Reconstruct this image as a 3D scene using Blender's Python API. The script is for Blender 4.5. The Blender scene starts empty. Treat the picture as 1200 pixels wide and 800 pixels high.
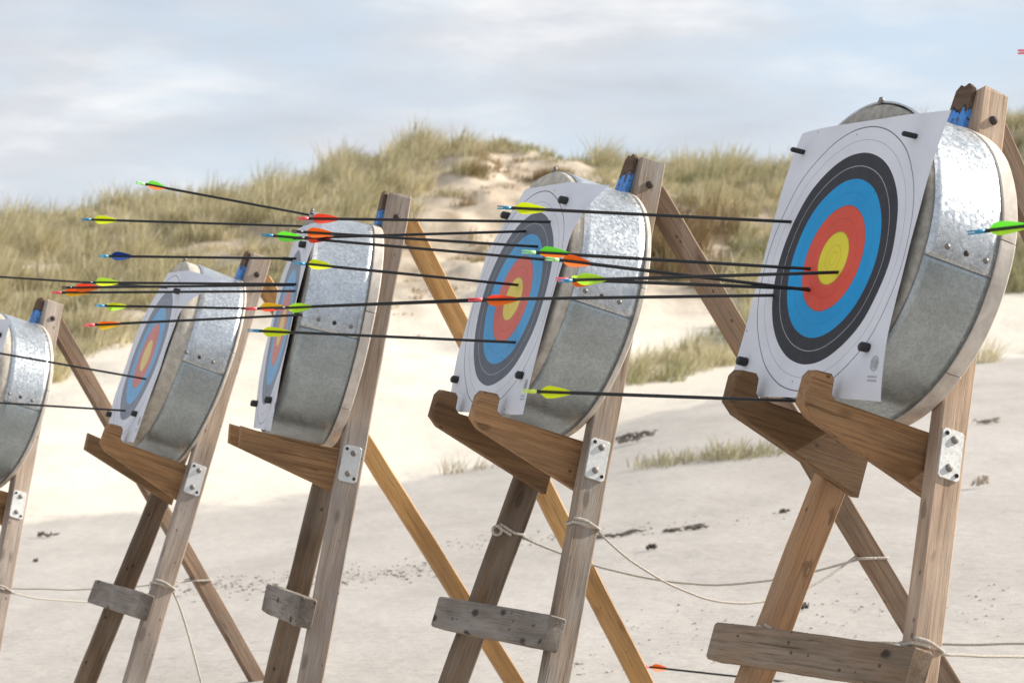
import bpy, bmesh, math, random
import numpy as np
from mathutils import Vector, Matrix, noise

random.seed(7); rng = np.random.default_rng(7)
SC = bpy.context.scene
COL = SC.collection
R = math.radians
EYE = 1.05; F = 3333.0; HY = 430.0
PITCH = math.atan((HY-400)/F)

# ------------------------------------------------------------------ camera
cam = bpy.data.cameras.new('camera'); camo = bpy.data.objects.new('camera', cam); COL.objects.link(camo)
camo.location = (0, 0, EYE); camo.rotation_euler = (R(90)+PITCH, 0, 0)
cam.sensor_width = 36.0; cam.lens = 36.0*F/1200; cam.clip_start = .1; cam.clip_end = 6000
cam.dof.use_dof = True; cam.dof.focus_distance = 6.9; cam.dof.aperture_fstop = 11.0
SC.camera = camo

def at(px, py, y):
    """world point seen at a photo position at the distance y in front of the camera"""
    c, s = math.cos(PITCH), math.sin(PITCH)
    a = (px-600)/F; b = (400-py)/F
    d = y/(c-b*s)
    return Vector((a*d, y, EYE+d*(s+b*c)))

# ------------------------------------------------------------------ tagging / linking
def tag(o, label=None, cat=None, group=None, kind=None):
    if label: o['label'] = label
    if cat: o['category'] = cat
    if group: o['group'] = group
    if kind: o['kind'] = kind
    return o
def empty(name, loc=(0, 0, 0)):
    o = bpy.data.objects.new(name, None); o.empty_display_size = .1; o.location = loc; COL.objects.link(o); return o
def link(name, me, parent=None, mats=(), label=None):
    o = bpy.data.objects.new(name, me); COL.objects.link(o)
    for m in mats: me.materials.append(m)
    if parent: o.parent = parent
    if label: o['label'] = label
    return o

class MB:
    """collects shapes into one mesh with a 'gc' grain coordinate (metres: across, across, along)"""
    def __init__(s): s.v = []; s.f = []; s.g = []; s.sm = []
    def add(s, vs, fs, gc=None, smooth=False):
        o = len(s.v); s.v += [tuple(v) for v in vs]
        s.g += [tuple(g) for g in (gc if gc is not None else vs)]
        s.f += [tuple(i+o for i in f) for f in fs]; s.sm += [smooth]*len(fs)
    def build(s, name, parent=None, mats=(), label=None):
        me = bpy.data.meshes.new(name); me.from_pydata(s.v, [], s.f)
        me.polygons.foreach_set('use_smooth', s.sm)
        a = me.attributes.new('gc', 'FLOAT_VECTOR', 'POINT'); a.data.foreach_set('vector', np.array(s.g, dtype=np.float32).ravel())
        me.update()
        return link(name, me, parent, mats, label)
    # --- shapes
    def bar(s, p0, p1, ax, w, d, ch=.004, nseg=10, jit=.0012, taper=1.0, seed=0, endjit=0.0):
        """timber from p0 to p1; ax = the direction of its width w; chamfered edges, slightly uneven"""
        p0 = Vector(p0); p1 = Vector(p1); t = (p1-p0); L = t.length; t.normalize()
        ax = (Vector(ax)-t*Vector(ax).dot(t)).normalized(); ay = t.cross(ax)
        hw, hd = w/2, d/2
        prof = [(-hw+ch, -hd), (hw-ch, -hd), (hw, -hd+ch), (hw, hd-ch), (hw-ch, hd), (-hw+ch, hd), (-hw, hd-ch), (-hw, -hd+ch)]
        vs = []; gs = []; rn = random.Random(seed)
        ks = [0, .002/L*2] + [i/nseg for i in range(1, nseg)] + [1-.002/L*2, 1]
        off = Vector((rn.random()*9, rn.random()*9, rn.random()*9))
        for i, k in enumerate(ks):
            sc = .93 if i in (0, len(ks)-1) else 1.0
            for (a, b) in prof:
                q = p0+t*(L*k)+ax*a*sc+ay*b*sc
                n = noise.noise_vector(q*7+off)*jit + noise.noise_vector(q*31+off)*jit*.7
                if i in (0, len(ks)-1) and endjit: n += t*rn.uniform(-endjit, endjit)
                vs.append(q+n); gs.append((a+off.x, b+off.y, L*k+off.z))
        fs = []; m = 8
        for i in range(len(ks)-1):
            for j in range(m):
                a = i*m+j; b = i*m+(j+1) % m; fs.append((a, b, b+m, a+m))
        fs.append(tuple(range(m-1, -1, -1))); e = (len(ks)-1)*m; fs.append(tuple(range(e, e+m)))
        s.add(vs, fs, gs)
    def prism(s, poly, o, ux, uy, un, th, grain=None, ch=.004, seed=0):
        """extrude the 2-D outline poly (in ux, uy) by th along un from -th/2 to th/2, with chamfered rims"""
        rn = random.Random(seed); off = (rn.random()*9, rn.random()*9, rn.random()*9)
        n = len(poly); cx = sum(p[0] for p in poly)/n; cy = sum(p[1] for p in poly)/n
        ins = []
        for i, p in enumerate(poly):   # inset outline
            a = Vector(poly[i-1]); b = Vector(p); c = Vector(poly[(i+1) % n])
            d1 = (b-a).normalized(); d2 = (c-b).normalized()
            n1 = Vector((-d1.y, d1.x)); n2 = Vector((-d2.y, d2.x)); nn = (n1+n2)
            nn = nn.normalized() if nn.length > 1e-5 else n1
            ins.append(b+nn*ch)
        vs = []; gs = []
        for (pl, w) in ((ins, -th/2), (poly, -th/2+ch), (poly, th/2-ch), (ins, th/2)):
            for p in pl:
                q = o+ux*p[0]+uy*p[1]+un*w
                vs.append(q+noise.noise_vector(q*23)*.0008); gs.append((p[1]+off[0], w+off[1], p[0]+off[2]))
        fs = []
        for r in range(3):
            for i in range(n):
                j = (i+1) % n; fs.append((r*n+i, r*n+j, (r+1)*n+j, (r+1)*n+i))
        fs.append(tuple(range(n-1, -1, -1))); fs.append(tuple(range(3*n, 4*n)))
        s.add(vs, fs, gs)
    def lathe(s, prof, o, ax, u, v, n=96, a0=0, a1=2*math.pi, smooth=True, disp=None, close=True):
        """revolve prof [(w along ax, radius)] about ax through o; closed outline"""
        full = abs(a1-a0-2*math.pi) < 1e-6; m = n if full else n+1
        vs = []; gs = []
        for i in range(m):
            a = a0+(a1-a0)*i/n
            for (w, r) in prof:
                d = disp(a, w) if disp else 0
                rr = r+(d if r > .05 else 0)
                vs.append(o+ax*w+(u*math.cos(a)+v*math.sin(a))*rr); gs.append((w, a*.34, r))
        k = len(prof); fs = []
        for i in range(n):
            for j in range(k-(0 if close else 1)):
                a = i*k+j; b = i*k+(j+1) % k; c = ((i+1) % m)*k+(j+1) % k; d = ((i+1) % m)*k+j
                fs.append((a, d, c, b))
        if not full and close:
            fs.append(tuple(range(k))); fs.append(tuple(range((m-1)*k+k-1, (m-1)*k-1, -1)))
        s.add(vs, fs, gs, smooth)
    def tube(s, pts, r, n=8, cap=True, radii=None):
        pts = [Vector(p) for p in pts]; vs = []; gs = []; L = 0
        t0 = (pts[1]-pts[0]).normalized(); up = Vector((0, 0, 1)) if abs(t0.z) < .9 else Vector((1, 0, 0))
        ax = (up-t0*up.dot(t0)).normalized()
        for i, p in enumerate(pts):
            t = (pts[min(i+1, len(pts)-1)]-pts[max(i-1, 0)]).normalized()
            ax = (ax-t*ax.dot(t)).normalized(); ay = t.cross(ax)
            if i: L += (p-pts[i-1]).length
            rr = radii[i] if radii else r
            for j in range(n):
                a = 2*math.pi*j/n
                vs.append(p+(ax*math.cos(a)+ay*math.sin(a))*rr); gs.append((a*r, r, L))
        fs = []
        for i in range(len(pts)-1):
            for j in range(n):
                a = i*n+j; b = i*n+(j+1) % n; fs.append((a, b, b+n, a+n))
        if cap: fs.append(tuple(range(n-1, -1, -1))); e = (len(pts)-1)*n; fs.append(tuple(range(e, e+n)))
        s.add(vs, fs, gs, True)

# ------------------------------------------------------------------ materials
def new_mat(name):
    m = bpy.data.materials.new(name); m.use_nodes = True
    nt = m.node_tree; b = nt.nodes['Principled BSDF']; return m, nt, b
def nd(nt, t, **kw):
    n = nt.nodes.new(t)
    for k, v in kw.items(): setattr(n, k, v)
    return n
def ramp(nt, stops, interp='LINEAR'):
    r = nd(nt, 'ShaderNodeValToRGB'); r.color_ramp.interpolation = interp
    e = r.color_ramp.elements
    while len(e) > 1: e.remove(e[-1])
    e[0].position = stops[0][0]; e[0].color = (*stops[0][1], 1)
    for p, c in stops[1:]:
        q = e.new(p); q.color = (*c, 1)
    return r
def mixc(nt, fac, a, b, mode='MIX'):
    m = nd(nt, 'ShaderNodeMix', data_type='RGBA', blend_type=mode)
    for sock, val in ((m.inputs['Factor'], fac), (m.inputs['A'], a), (m.inputs['B'], b)):
        if isinstance(val, (int, float)): sock.default_value = val
        elif isinstance(val, tuple): sock.default_value = (*val, 1) if len(val) == 3 else val
        else: nt.links.new(val, sock)
    return m.outputs['Result']
def mathn(nt, op, a, b=None, c=None, clamp=False):
    m = nd(nt, 'ShaderNodeMath', operation=op, use_clamp=clamp)
    for i, v in enumerate((a, b, c)):
        if v is None: continue
        if isinstance(v, (int, float)): m.inputs[i].default_value = v
        else: nt.links.new(v, m.inputs[i])
    return m.outputs[0]

def wood(name, light, dark, grey=(.32, .28, .24), greyamt=.3, rough=.75, spots=.5):
    m, nt, b = new_mat(name); L = nt.links
    at_ = nd(nt, 'ShaderNodeAttribute', attribute_name='gc')
    def mapped(sc):
        mp = nd(nt, 'ShaderNodeMapping'); mp.inputs['Scale'].default_value = sc
        L.new(at_.outputs['Vector'], mp.inputs['Vector']); return mp.outputs['Vector']
    n1 = nd(nt, 'ShaderNodeTexNoise'); n1.inputs['Scale'].default_value = 1; n1.inputs['Detail'].default_value = 6; n1.inputs['Roughness'].default_value = .65
    n1.inputs['Distortion'].default_value = .6
    L.new(mapped((75, 75, 3.2)), n1.inputs['Vector'])
    n2 = nd(nt, 'ShaderNodeTexNoise'); n2.inputs['Scale'].default_value = 1; n2.inputs['Detail'].default_value = 3
    L.new(mapped((14, 14, 4)), n2.inputs['Vector'])
    n3 = nd(nt, 'ShaderNodeTexNoise'); n3.inputs['Scale'].default_value = 1; n3.inputs['Detail'].default_value = 8; n3.inputs['Roughness'].default_value = .8
    L.new(mapped((240, 240, 6)), n3.inputs['Vector'])
    r1 = ramp(nt, [(.3, dark), (.55, light), (.8, tuple(min(1, c*1.15) for c in light))]); L.new(n1.outputs['Fac'], r1.inputs['Fac'])
    g = ramp(nt, [(.4, (0, 0, 0)), (.65, (greyamt*1.6,)*3)]); L.new(n2.outputs['Fac'], g.inputs['Fac'])
    c = mixc(nt, g.outputs['Color'], r1.outputs['Color'], grey)
    fr = ramp(nt, [(.36, (.55, .52, .5)), (.5, (1, 1, 1))]); L.new(n3.outputs['Fac'], fr.inputs['Fac'])
    c = mixc(nt, .75, c, fr.outputs['Color'], 'MULTIPLY')
    n4 = nd(nt, 'ShaderNodeTexNoise'); n4.inputs['Scale'].default_value = 1; n4.inputs['Detail'].default_value = 5; n4.inputs['Roughness'].default_value = .7
    L.new(mapped((150, 150, 2.4)), n4.inputs['Vector'])
    ck = ramp(nt, [(.30, (.30, .26, .23)), (.37, (1, 1, 1))]); L.new(n4.outputs['Fac'], ck.inputs['Fac'])
    c = mixc(nt, .8, c, ck.outputs['Color'], 'MULTIPLY')
    n5 = nd(nt, 'ShaderNodeTexNoise'); n5.inputs['Scale'].default_value = 1; n5.inputs['Detail'].default_value = 4; L.new(mapped((9, 9, 2.2)), n5.inputs['Vector'])
    bl_ = ramp(nt, [(.34, (.50, .46, .43)), (.60, (1.04, 1.03, 1.02))]); L.new(n5.outputs['Fac'], bl_.inputs['Fac'])
    c = mixc(nt, .8, c, bl_.outputs['Color'], 'MULTIPLY')
    v2 = nd(nt, 'ShaderNodeTexVoronoi'); v2.inputs['Scale'].default_value = 1; L.new(mapped((46, 46, 30)), v2.inputs['Vector'])
    s2 = nd(nt, 'ShaderNodeSeparateColor'); L.new(v2.outputs['Color'], s2.inputs['Color'])
    dot = mathn(nt, 'MULTIPLY', mathn(nt, 'LESS_THAN', v2.outputs['Distance'], .2), mathn(nt, 'GREATER_THAN', s2.outputs[0], 1-.16*spots))
    c = mixc(nt, mathn(nt, 'MULTIPLY', dot, .75), c, tuple(x*.35 for x in dark))
    vo = nd(nt, 'ShaderNodeTexVoronoi'); vo.inputs['Scale'].default_value = 1; L.new(mapped((17, 17, 6.5)), vo.inputs['Vector'])
    kr = ramp(nt, [(.13, (1, 1, 1)), (.22, (0, 0, 0))]); L.new(vo.outputs['Distance'], kr.inputs['Fac'])
    ksel = mathn(nt, 'MULTIPLY', kr.outputs['Color'], mathn(nt, 'GREATER_THAN', n2.outputs['Fac'], .49))
    c = mixc(nt, mathn(nt, 'MULTIPLY', ksel, spots), c, tuple(x*.32 for x in dark))
    L.new(c, b.inputs['Base Color']); b.inputs['Roughness'].default_value = rough; b.inputs['Specular IOR Level'].default_value = .25
    bm_ = nd(nt, 'ShaderNodeBump'); bm_.inputs['Strength'].default_value = .8; bm_.inputs['Distance'].default_value = .003
    L.new(mathn(nt, 'ADD', mathn(nt, 'ADD', n3.outputs['Fac'], n1.outputs['Fac']), ck.outputs['Color']), bm_.inputs['Height']); L.new(bm_.outputs['Normal'], b.inputs['Normal'])
    return m

def plain(name, col, rough=.6, metal=0, spec=.5, trans=0):
    m, nt, b = new_mat(name); b.inputs['Base Color'].default_value = (*col, 1); b.inputs['Roughness'].default_value = rough
    b.inputs['Metallic'].default_value = metal; b.inputs['Specular IOR Level'].default_value = spec
    n = nd(nt, 'ShaderNodeTexNoise'); n.inputs['Scale'].default_value = 60; n.inputs['Detail'].default_value = 4
    tc = nd(nt, 'ShaderNodeTexCoord'); nt.links.new(tc.outputs['Object'], n.inputs['Vector'])
    r = ramp(nt, [(.3, tuple(c*.82 for c in col)), (.7, tuple(min(1, c*1.1) for c in col))]); nt.links.new(n.outputs['Fac'], r.inputs['Fac'])
    nt.links.new(r.outputs['Color'], b.inputs['Base Color'])
    if trans: b.inputs['Transmission Weight'].default_value = 0; b.inputs['Subsurface Weight'].default_value = trans; b.inputs['Subsurface Radius'].default_value = (.004, .004, .004)
    return m

def galvanised(name, lo, hi, rough, metal=.8):
    m, nt, b = new_mat(name); L = nt.links
    tc = nd(nt, 'ShaderNodeAttribute', attribute_name='gc')
    vo = nd(nt, 'ShaderNodeTexVoronoi'); vo.inputs['Scale'].default_value = 170
    mp = nd(nt, 'ShaderNodeMapping'); mp.inputs['Scale'].default_value = (1, 1, 1); L.new(tc.outputs['Vector'], mp.inputs['Vector']); L.new(mp.outputs['Vector'], vo.inputs['Vector'])
    n = nd(nt, 'ShaderNodeTexNoise'); n.inputs['Scale'].default_value = 9; n.inputs['Detail'].default_value = 5; L.new(tc.outputs['Vector'], n.inputs['Vector'])
    n2 = nd(nt, 'ShaderNodeTexNoise'); n2.inputs['Scale'].default_value = 330; n2.inputs['Detail'].default_value = 4; L.new(tc.outputs['Vector'], n2.inputs['Vector'])
    sep = nd(nt, 'ShaderNodeSeparateColor'); L.new(vo.outputs['Color'], sep.inputs['Color'])
    f = mathn(nt, 'ADD', mathn(nt, 'MULTIPLY', sep.outputs[0], .45), mathn(nt, 'SUBTRACT', mathn(nt, 'MULTIPLY', n2.outputs['Fac'], 1.3), .35))
    r = ramp(nt, [(.15, lo), (.95, hi)]); L.new(f, r.inputs['Fac'])
    st = ramp(nt, [(.35, (.72, .72, .70)), (.6, (1, 1, 1))]); L.new(n.outputs['Fac'], st.inputs['Fac'])
    L.new(mixc(nt, .6, r.outputs['Color'], st.outputs['Color'], 'MULTIPLY'), b.inputs['Base Color'])
    b.inputs['Metallic'].default_value = metal
    rr = mathn(nt, 'ADD', mathn(nt, 'MULTIPLY', sep.outputs[1], .22), rough-.1); L.new(rr, b.inputs['Roughness'])
    bu = nd(nt, 'ShaderNodeBump'); bu.inputs['Strength'].default_value = .04; bu.inputs['Distance'].default_value = .001
    L.new(mathn(nt, 'ADD', n2.outputs['Fac'], sep.outputs[2]), bu.inputs['Height']); L.new(bu.outputs['Normal'], b.inputs['Normal'])
    return m

def face_paper(name, fade_sky, seed):
    """printed five-colour target face, read from the sheet's own coordinates (gc.x, gc.y in metres)"""
    m, nt, b = new_mat(name); L = nt.links
    at_ = nd(nt, 'ShaderNodeAttribute', attribute_name='gc')
    sx = nd(nt, 'ShaderNodeSeparateXYZ'); L.new(at_.outputs['Vector'], sx.inputs['Vector'])
    x, y = sx.outputs[0], sx.outputs[1]
    r = mathn(nt, 'SQRT', mathn(nt, 'ADD', mathn(nt, 'MULTIPLY', x, x), mathn(nt, 'MULTIPLY', y, y)))
    def fd(c, t, k=fade_sky): return tuple(a*(1-k)+q*k for a, q in zip(c, t))
    yel = fd((.78, .66, .04), (.80, .60, .28)); red = fd((.70, .085, .05), (.66, .28, .24)); blu = fd((.006, .30, .64), (.22, .44, .68))
    blk = fd((.032, .032, .040), (.25, .28, .34)); wht = (.70, .71, .76)  # faded print, with bluish sky reflection also painted into the rings
    k = 1/.34
    rp = ramp(nt, [(0, yel), (.06*k, red), (.12*k, blu), (.18*k, blk), (.24*k, wht)], 'CONSTANT')
    L.new(mathn(nt, 'MULTIPLY', r, k), rp.inputs['Fac'])
    c = rp.outputs['Color']
    # ring lines every 3 cm; thin print
    for (rad, w, col, amt) in ((.03, .0007, (.25, .2, .02), .5), (.06, .0008, (.05, .04, .02), .7), (.09, .0007, (.3, .03, .02), .5), (.12, .0008, (.05, .03, .05), .6), (.15, .0006, (.01, .12, .3), .5),
                          (.21, .0008, (.5, .5, .52), .8), (.27, .0008, (.2, .2, .22), .6), (.30, .0013, (.06, .06, .07), .9), (.015, .0006, (.25, .2, .02), .5)):
        d = mathn(nt, 'LESS_THAN', mathn(nt, 'ABSOLUTE', mathn(nt, 'SUBTRACT', r, rad)), w)
        c = mixc(nt, mathn(nt, 'MULTIPLY', d, amt), c, col)
    # arrow holes and scuffs
    mp = nd(nt, 'ShaderNodeMapping'); mp.inputs['Location'].default_value = (seed*1.37, seed*2.11, seed); L.new(at_.outputs['Vector'], mp.inputs['Vector'])
    vo = nd(nt, 'ShaderNodeTexVoronoi'); vo.inputs['Scale'].default_value = 24; L.new(mp.outputs['Vector'], vo.inputs['Vector'])
    sc_ = nd(nt, 'ShaderNodeSeparateColor'); L.new(vo.outputs['Color'], sc_.inputs['Color'])
    hole = mathn(nt, 'MULTIPLY', mathn(nt, 'LESS_THAN', vo.outputs['Distance'], .062), mathn(nt, 'GREATER_THAN', sc_.outputs[0], .45))
    c = mixc(nt, mathn(nt, 'MULTIPLY', hole, .85), c, (.03, .03, .03))
    vh = nd(nt, 'ShaderNodeTexVoronoi'); vh.inputs['Scale'].default_value = 42; L.new(mp.outputs['Vector'], vh.inputs['Vector'])
    sh_ = nd(nt, 'ShaderNodeSeparateColor'); L.new(vh.outputs['Color'], sh_.inputs['Color'])
    h2 = mathn(nt, 'MULTIPLY', mathn(nt, 'LESS_THAN', vh.outputs['Distance'], .13), mathn(nt, 'GREATER_THAN', sh_.outputs[0], mathn(nt, 'ADD', .80, mathn(nt, 'MULTIPLY', r, .7))))
    c = mixc(nt, mathn(nt, 'MULTIPLY', h2, .7), c, (.05, .045, .04))
    no = nd(nt, 'ShaderNodeTexNoise'); no.inputs['Scale'].default_value = 7; no.inputs['Detail'].default_value = 6; L.new(mp.outputs['Vector'], no.inputs['Vector'])
    sm = ramp(nt, [(.35, (.86, .86, .87)), (.62, (1, 1, 1))]); L.new(no.outputs['Fac'], sm.inputs['Fac'])
    c = mixc(nt, .8, c, sm.outputs['Color'], 'MULTIPLY')
    L.new(c, b.inputs['Base Color']); b.inputs['Roughness'].default_value = .62; b.inputs['Specular IOR Level'].default_value = .3
    n2 = nd(nt, 'ShaderNodeTexNoise'); n2.inputs['Scale'].default_value = 11; n2.inputs['Detail'].default_value = 4; L.new(mp.outputs['Vector'], n2.inputs['Vector'])
    bu = nd(nt, 'ShaderNodeBump'); bu.inputs['Strength'].default_value = .5; bu.inputs['Distance'].default_value = .015
    L.new(n2.outputs['Fac'], bu.inputs['Height']); L.new(bu.outputs['Normal'], b.inputs['Normal'])
    return m

M = {}
M['leg_pink'] = wood('pink tan timber', (.60, .44, .32), (.36, .245, .165), (.40, .33, .27), .35)
M['leg_brown'] = wood('orange brown timber', (.48, .285, .155), (.27, .155, .085), (.33, .25, .18), .25)
M['leg_grey'] = wood('weathered grey timber', (.36, .275, .205), (.16, .118, .085), (.36, .33, .30), .6)
M['leg_dark'] = wood('dark weathered timber', (.21, .145, .095), (.10, .07, .048), (.27, .23, .19), .4)
M['leg_pale'] = wood('pale weathered timber', (.50, .40, .325), (.29, .225, .175), (.44, .39, .35), .5)
M['bracket'] = wood('bracket timber', (.45, .255, .12), (.23, .12, .055), (.26, .17, .10), .25, .7)
M['bracket_shaded'] = wood('shaded bracket timber', (.27, .155, .075), (.12, .066, .033), (.24, .15, .08), .3, .7)  # darker copy of the bracket timber: shade under the target painted in
M['step'] = wood('weathered rail timber', (.31, .215, .14), (.15, .10, .065), (.30, .25, .20), .4, spots=1)
M['step_grey'] = wood('grey rail timber', (.29, .245, .205), (.15, .12, .10), (.34, .31, .28), .5, spots=1)
M['pine'] = wood('orange varnished pine', (.68, .39, .15), (.46, .24, .08), (.54, .35, .17), .25, .5, .4)
M['rear_brown'] = wood('brown timber', (.33, .225, .15), (.19, .125, .08), (.29, .22, .17), .4)
M['worn'] = wood('splintered end grain', (.17, .10, .06), (.05, .032, .02), (.20, .15, .11), .3, .85)
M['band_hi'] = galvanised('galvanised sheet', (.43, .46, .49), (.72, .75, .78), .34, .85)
M['band_lo'] = galvanised('dull sheet with painted ground reflection', (.33, .375, .395), (.49, .54, .56), .42)  # duller older sheet; most of the darkening is ground reflection put into the colour
M['plate'] = galvanised('zinc plate', (.66, .66, .64), (.86, .86, .84), .45, .45)
M['bolt'] = plain('steel bolt', (.24, .22, .20), .5, .6)
M['rust'] = plain('rusty bolt', (.06, .042, .035), .7, .3)
M['core'] = None
M['core_pale'] = None; M['back'] = None
M['black'] = plain('black rubber', (.012, .012, .014), .45)
M['shaft'] = plain('black carbon shaft', (.012, .012, .013), .33, 0, .5)
M['rope'] = None
M['emblem'] = plain('grey print', (.36, .37, .38), .7)

def layered(name, c0, c1, sc, bump=.5):
    m, nt, b = new_mat(name); L = nt.links
    a = nd(nt, 'ShaderNodeAttribute', attribute_name='gc'); mp = nd(nt, 'ShaderNodeMapping'); mp.inputs['Scale'].default_value = sc
    L.new(a.outputs['Vector'], mp.inputs['Vector'])
    n = nd(nt, 'ShaderNodeTexNoise'); n.inputs['Scale'].default_value = 1; n.inputs['Detail'].default_value = 7; n.inputs['Roughness'].default_value = .65; L.new(mp.outputs['Vector'], n.inputs['Vector'])
    r = ramp(nt, [(.32, c0), (.66, c1)]); L.new(n.outputs['Fac'], r.inputs['Fac']); L.new(r.outputs['Color'], b.inputs['Base Color'])
    b.inputs['Roughness'].default_value = .9; b.inputs['Specular IOR Level'].default_value = .15
    bu = nd(nt, 'ShaderNodeBump'); bu.inputs['Strength'].default_value = bump; bu.inputs['Distance'].default_value = .004
    L.new(n.outputs['Fac'], bu.inputs['Height']); L.new(bu.outputs['Normal'], b.inputs['Normal'])
    return m
M['core'] = layered('grey foam and straw core', (.25, .235, .205), (.43, .405, .36), (70, 45, 45))
M['core_pale'] = layered('pale canvas wrapped core', (.38, .345, .29), (.58, .54, .47), (60, 40, 40))
M['back'] = layered('pale backing board', (.48, .42, .36), (.72, .66, .59), (26, 16, 16), .3)
M['rope'] = layered('pale cord', (.40, .36, .31), (.66, .61, .54), (300, 300, 160), .8)

def peeling(name, col, under):
    m, nt, b = new_mat(name); L = nt.links
    a = nd(nt, 'ShaderNodeAttribute', attribute_name='gc')
    n = nd(nt, 'ShaderNodeTexNoise'); n.inputs['Scale'].default_value = 75; n.inputs['Detail'].default_value = 5; n.inputs['Roughness'].default_value = .6; L.new(a.outputs['Vector'], n.inputs['Vector'])
    r = ramp(nt, [(.42, under), (.45, col), (.75, tuple(min(1, c*1.2) for c in col))]); L.new(n.outputs['Fac'], r.inputs['Fac'])
    L.new(r.outputs['Color'], b.inputs['Base Color']); b.inputs['Roughness'].default_value = .6
    return m
M['blue'] = peeling('peeling blue paint', (.055, .24, .62), (.06, .05, .05))
def vane_mat(name, col):
    m, nt, b = new_mat(name); L = nt.links
    b.inputs['Base Color'].default_value = (*col, 1); b.inputs['Roughness'].default_value = .4
    tr = nd(nt, 'ShaderNodeBsdfTranslucent'); tr.inputs['Color'].default_value = (*col, 1)
    mx = nd(nt, 'ShaderNodeMixShader'); mx.inputs['Fac'].default_value = .6
    L.new(b.outputs['BSDF'], mx.inputs[1]); L.new(tr.outputs['BSDF'], mx.inputs[2]); L.new(mx.outputs['Shader'], nt.nodes['Material Output'].inputs['Surface'])
    return m
VCOL = dict(yellow=(.90, .97, .04), green=(.36, .95, .14), orange=(.99, .32, .04), red=(.98, .19, .10), gold=(.99, .74, .05), lime=(.70, .97, .10), blue=(.015, .10, .42))
VM = {k: vane_mat(k+' vane plastic', c) for k, c in VCOL.items()}
NCOL = dict(cyan=(.03, .27, .46), pink=(.90, .10, .13), green=(.35, .80, .30), dark=(.02, .02, .03), yellow=(.70, .88, .10))
NM = {k: plain(k+' nock plastic', c, .35) for k, c in NCOL.items()}

# ------------------------------------------------------------------ terrain
U  = np.array([-500, 0, 300, 500, 650, 800, 950, 1200, 1700.])
YF = np.array([23, 25, 28, 31, 33, 36, 39, 42, 44.]); PF = np.array([640, 620, 588, 560, 528, 478, 447, 415, 400.])
YM = np.array([36, 38, 42, 44, 45, 46, 47, 50, 50.]); PM = np.array([450, 440, 400, 395, 392, 405, 385, 340, 330.])
YC = np.array([58, 58, 58, 62, 62, 62, 62, 60, 60.]); PC = np.array([280, 274, 240, 180, 184, 205, 212, 145, 130.])
_u = np.arange(-900, 2101, 10.)
def _tab(a):
    t = np.interp(_u, U, a); k = np.hanning(21); k /= k.sum()
    return np.convolve(np.pad(t, 10, mode='edge'), k, 'valid')
TF, TM, TC = _tab(YF), _tab(YM), _tab(YC)
ZF = _tab(EYE+(HY-PF)/F*YF); ZM = _tab(EYE+(HY-PM)/F*YM); ZC = _tab(EYE+(HY-PC)/F*YC)
def near(x, y): return .048+.09*8*np.tanh(x/8)-.018*np.clip(y, -40, 14)
def terrain(x, y, bumps=True):
    x = np.asarray(x, float); y = np.asarray(y, float)
    u = np.clip(600+F*x/np.maximum(y, 10), -890, 2090)
    g = lambda t: np.interp(u, _u, t)
    yf, ym, yc, zf, zm, zc = g(TF), g(TM), g(TC), g(ZF), g(ZM), g(ZC)
    one = np.ones_like(x)
    K = np.stack([4*one, 12*one, yf, ym, yc, yc+10, yc+60, 400*one]); 
    Z = np.stack([near(x, 4*one), near(x, 12*one), zf, zm, zc, zc-.5, zc*.35, 0*one])
    h = np.diff(K, axis=0); d = np.diff(Z, axis=0)/h
    m = np.zeros_like(K); m[0] = d[0]; m[-1] = 0
    for i in range(1, len(K)-1):
        s = d[i-1]*d[i]; w1 = 2*h[i]+h[i-1]; w2 = h[i]+2*h[i-1]
        with np.errstate(divide='ignore', invalid='ignore'):
            hm = (w1+w2)/(w1/d[i-1]+w2/d[i])
        m[i] = np.where(s > 0, hm, 0)
    z = near(x, y)
    for i in range(len(K)-1):
        t = (y-K[i])/h[i]; ok = (t >= 0) & (t < 1); tt = np.clip(t, 0, 1)
        zz = (2*tt**3-3*tt**2+1)*Z[i]+(tt**3-2*tt**2+tt)*h[i]*m[i]+(-2*tt**3+3*tt**2)*Z[i+1]+(tt**3-tt**2)*h[i]*m[i+1]
        z = np.where(ok, zz, z)
    z = np.where(y >= 400, 0, z)
    if bumps:
        fl = np.array([noise.fractal(Vector((a*.22, b*.22, 3.1)), 1.0, 2.0, 4) for a, b in zip(x.ravel(), y.ravel())]).reshape(x.shape)
        amp = .012+.30*np.clip((y-yf-4)/12, 0, 1)*np.clip((140-y)/40, 0, 1)
        amp = np.where(y < 14, .012, amp)
        f2 = np.array([noise.fractal(Vector((a*.8, b*.55, 7.7)), 1.0, 2.0, 3) if q > .15 else 0 for a, b, q in zip(x.ravel(), y.ravel(), amp.ravel())]).reshape(x.shape)
        bl = np.clip(1-np.abs(u-580)/190, 0, 1)*np.clip((y-ym+3)/5, 0, 1)*np.clip((yc+4-y)/4, 0, 1)
        z = z+fl*amp+f2*.34*bl
    return z
def tz(x, y): return float(terrain(np.array([x]), np.array([y]))[0])

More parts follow.
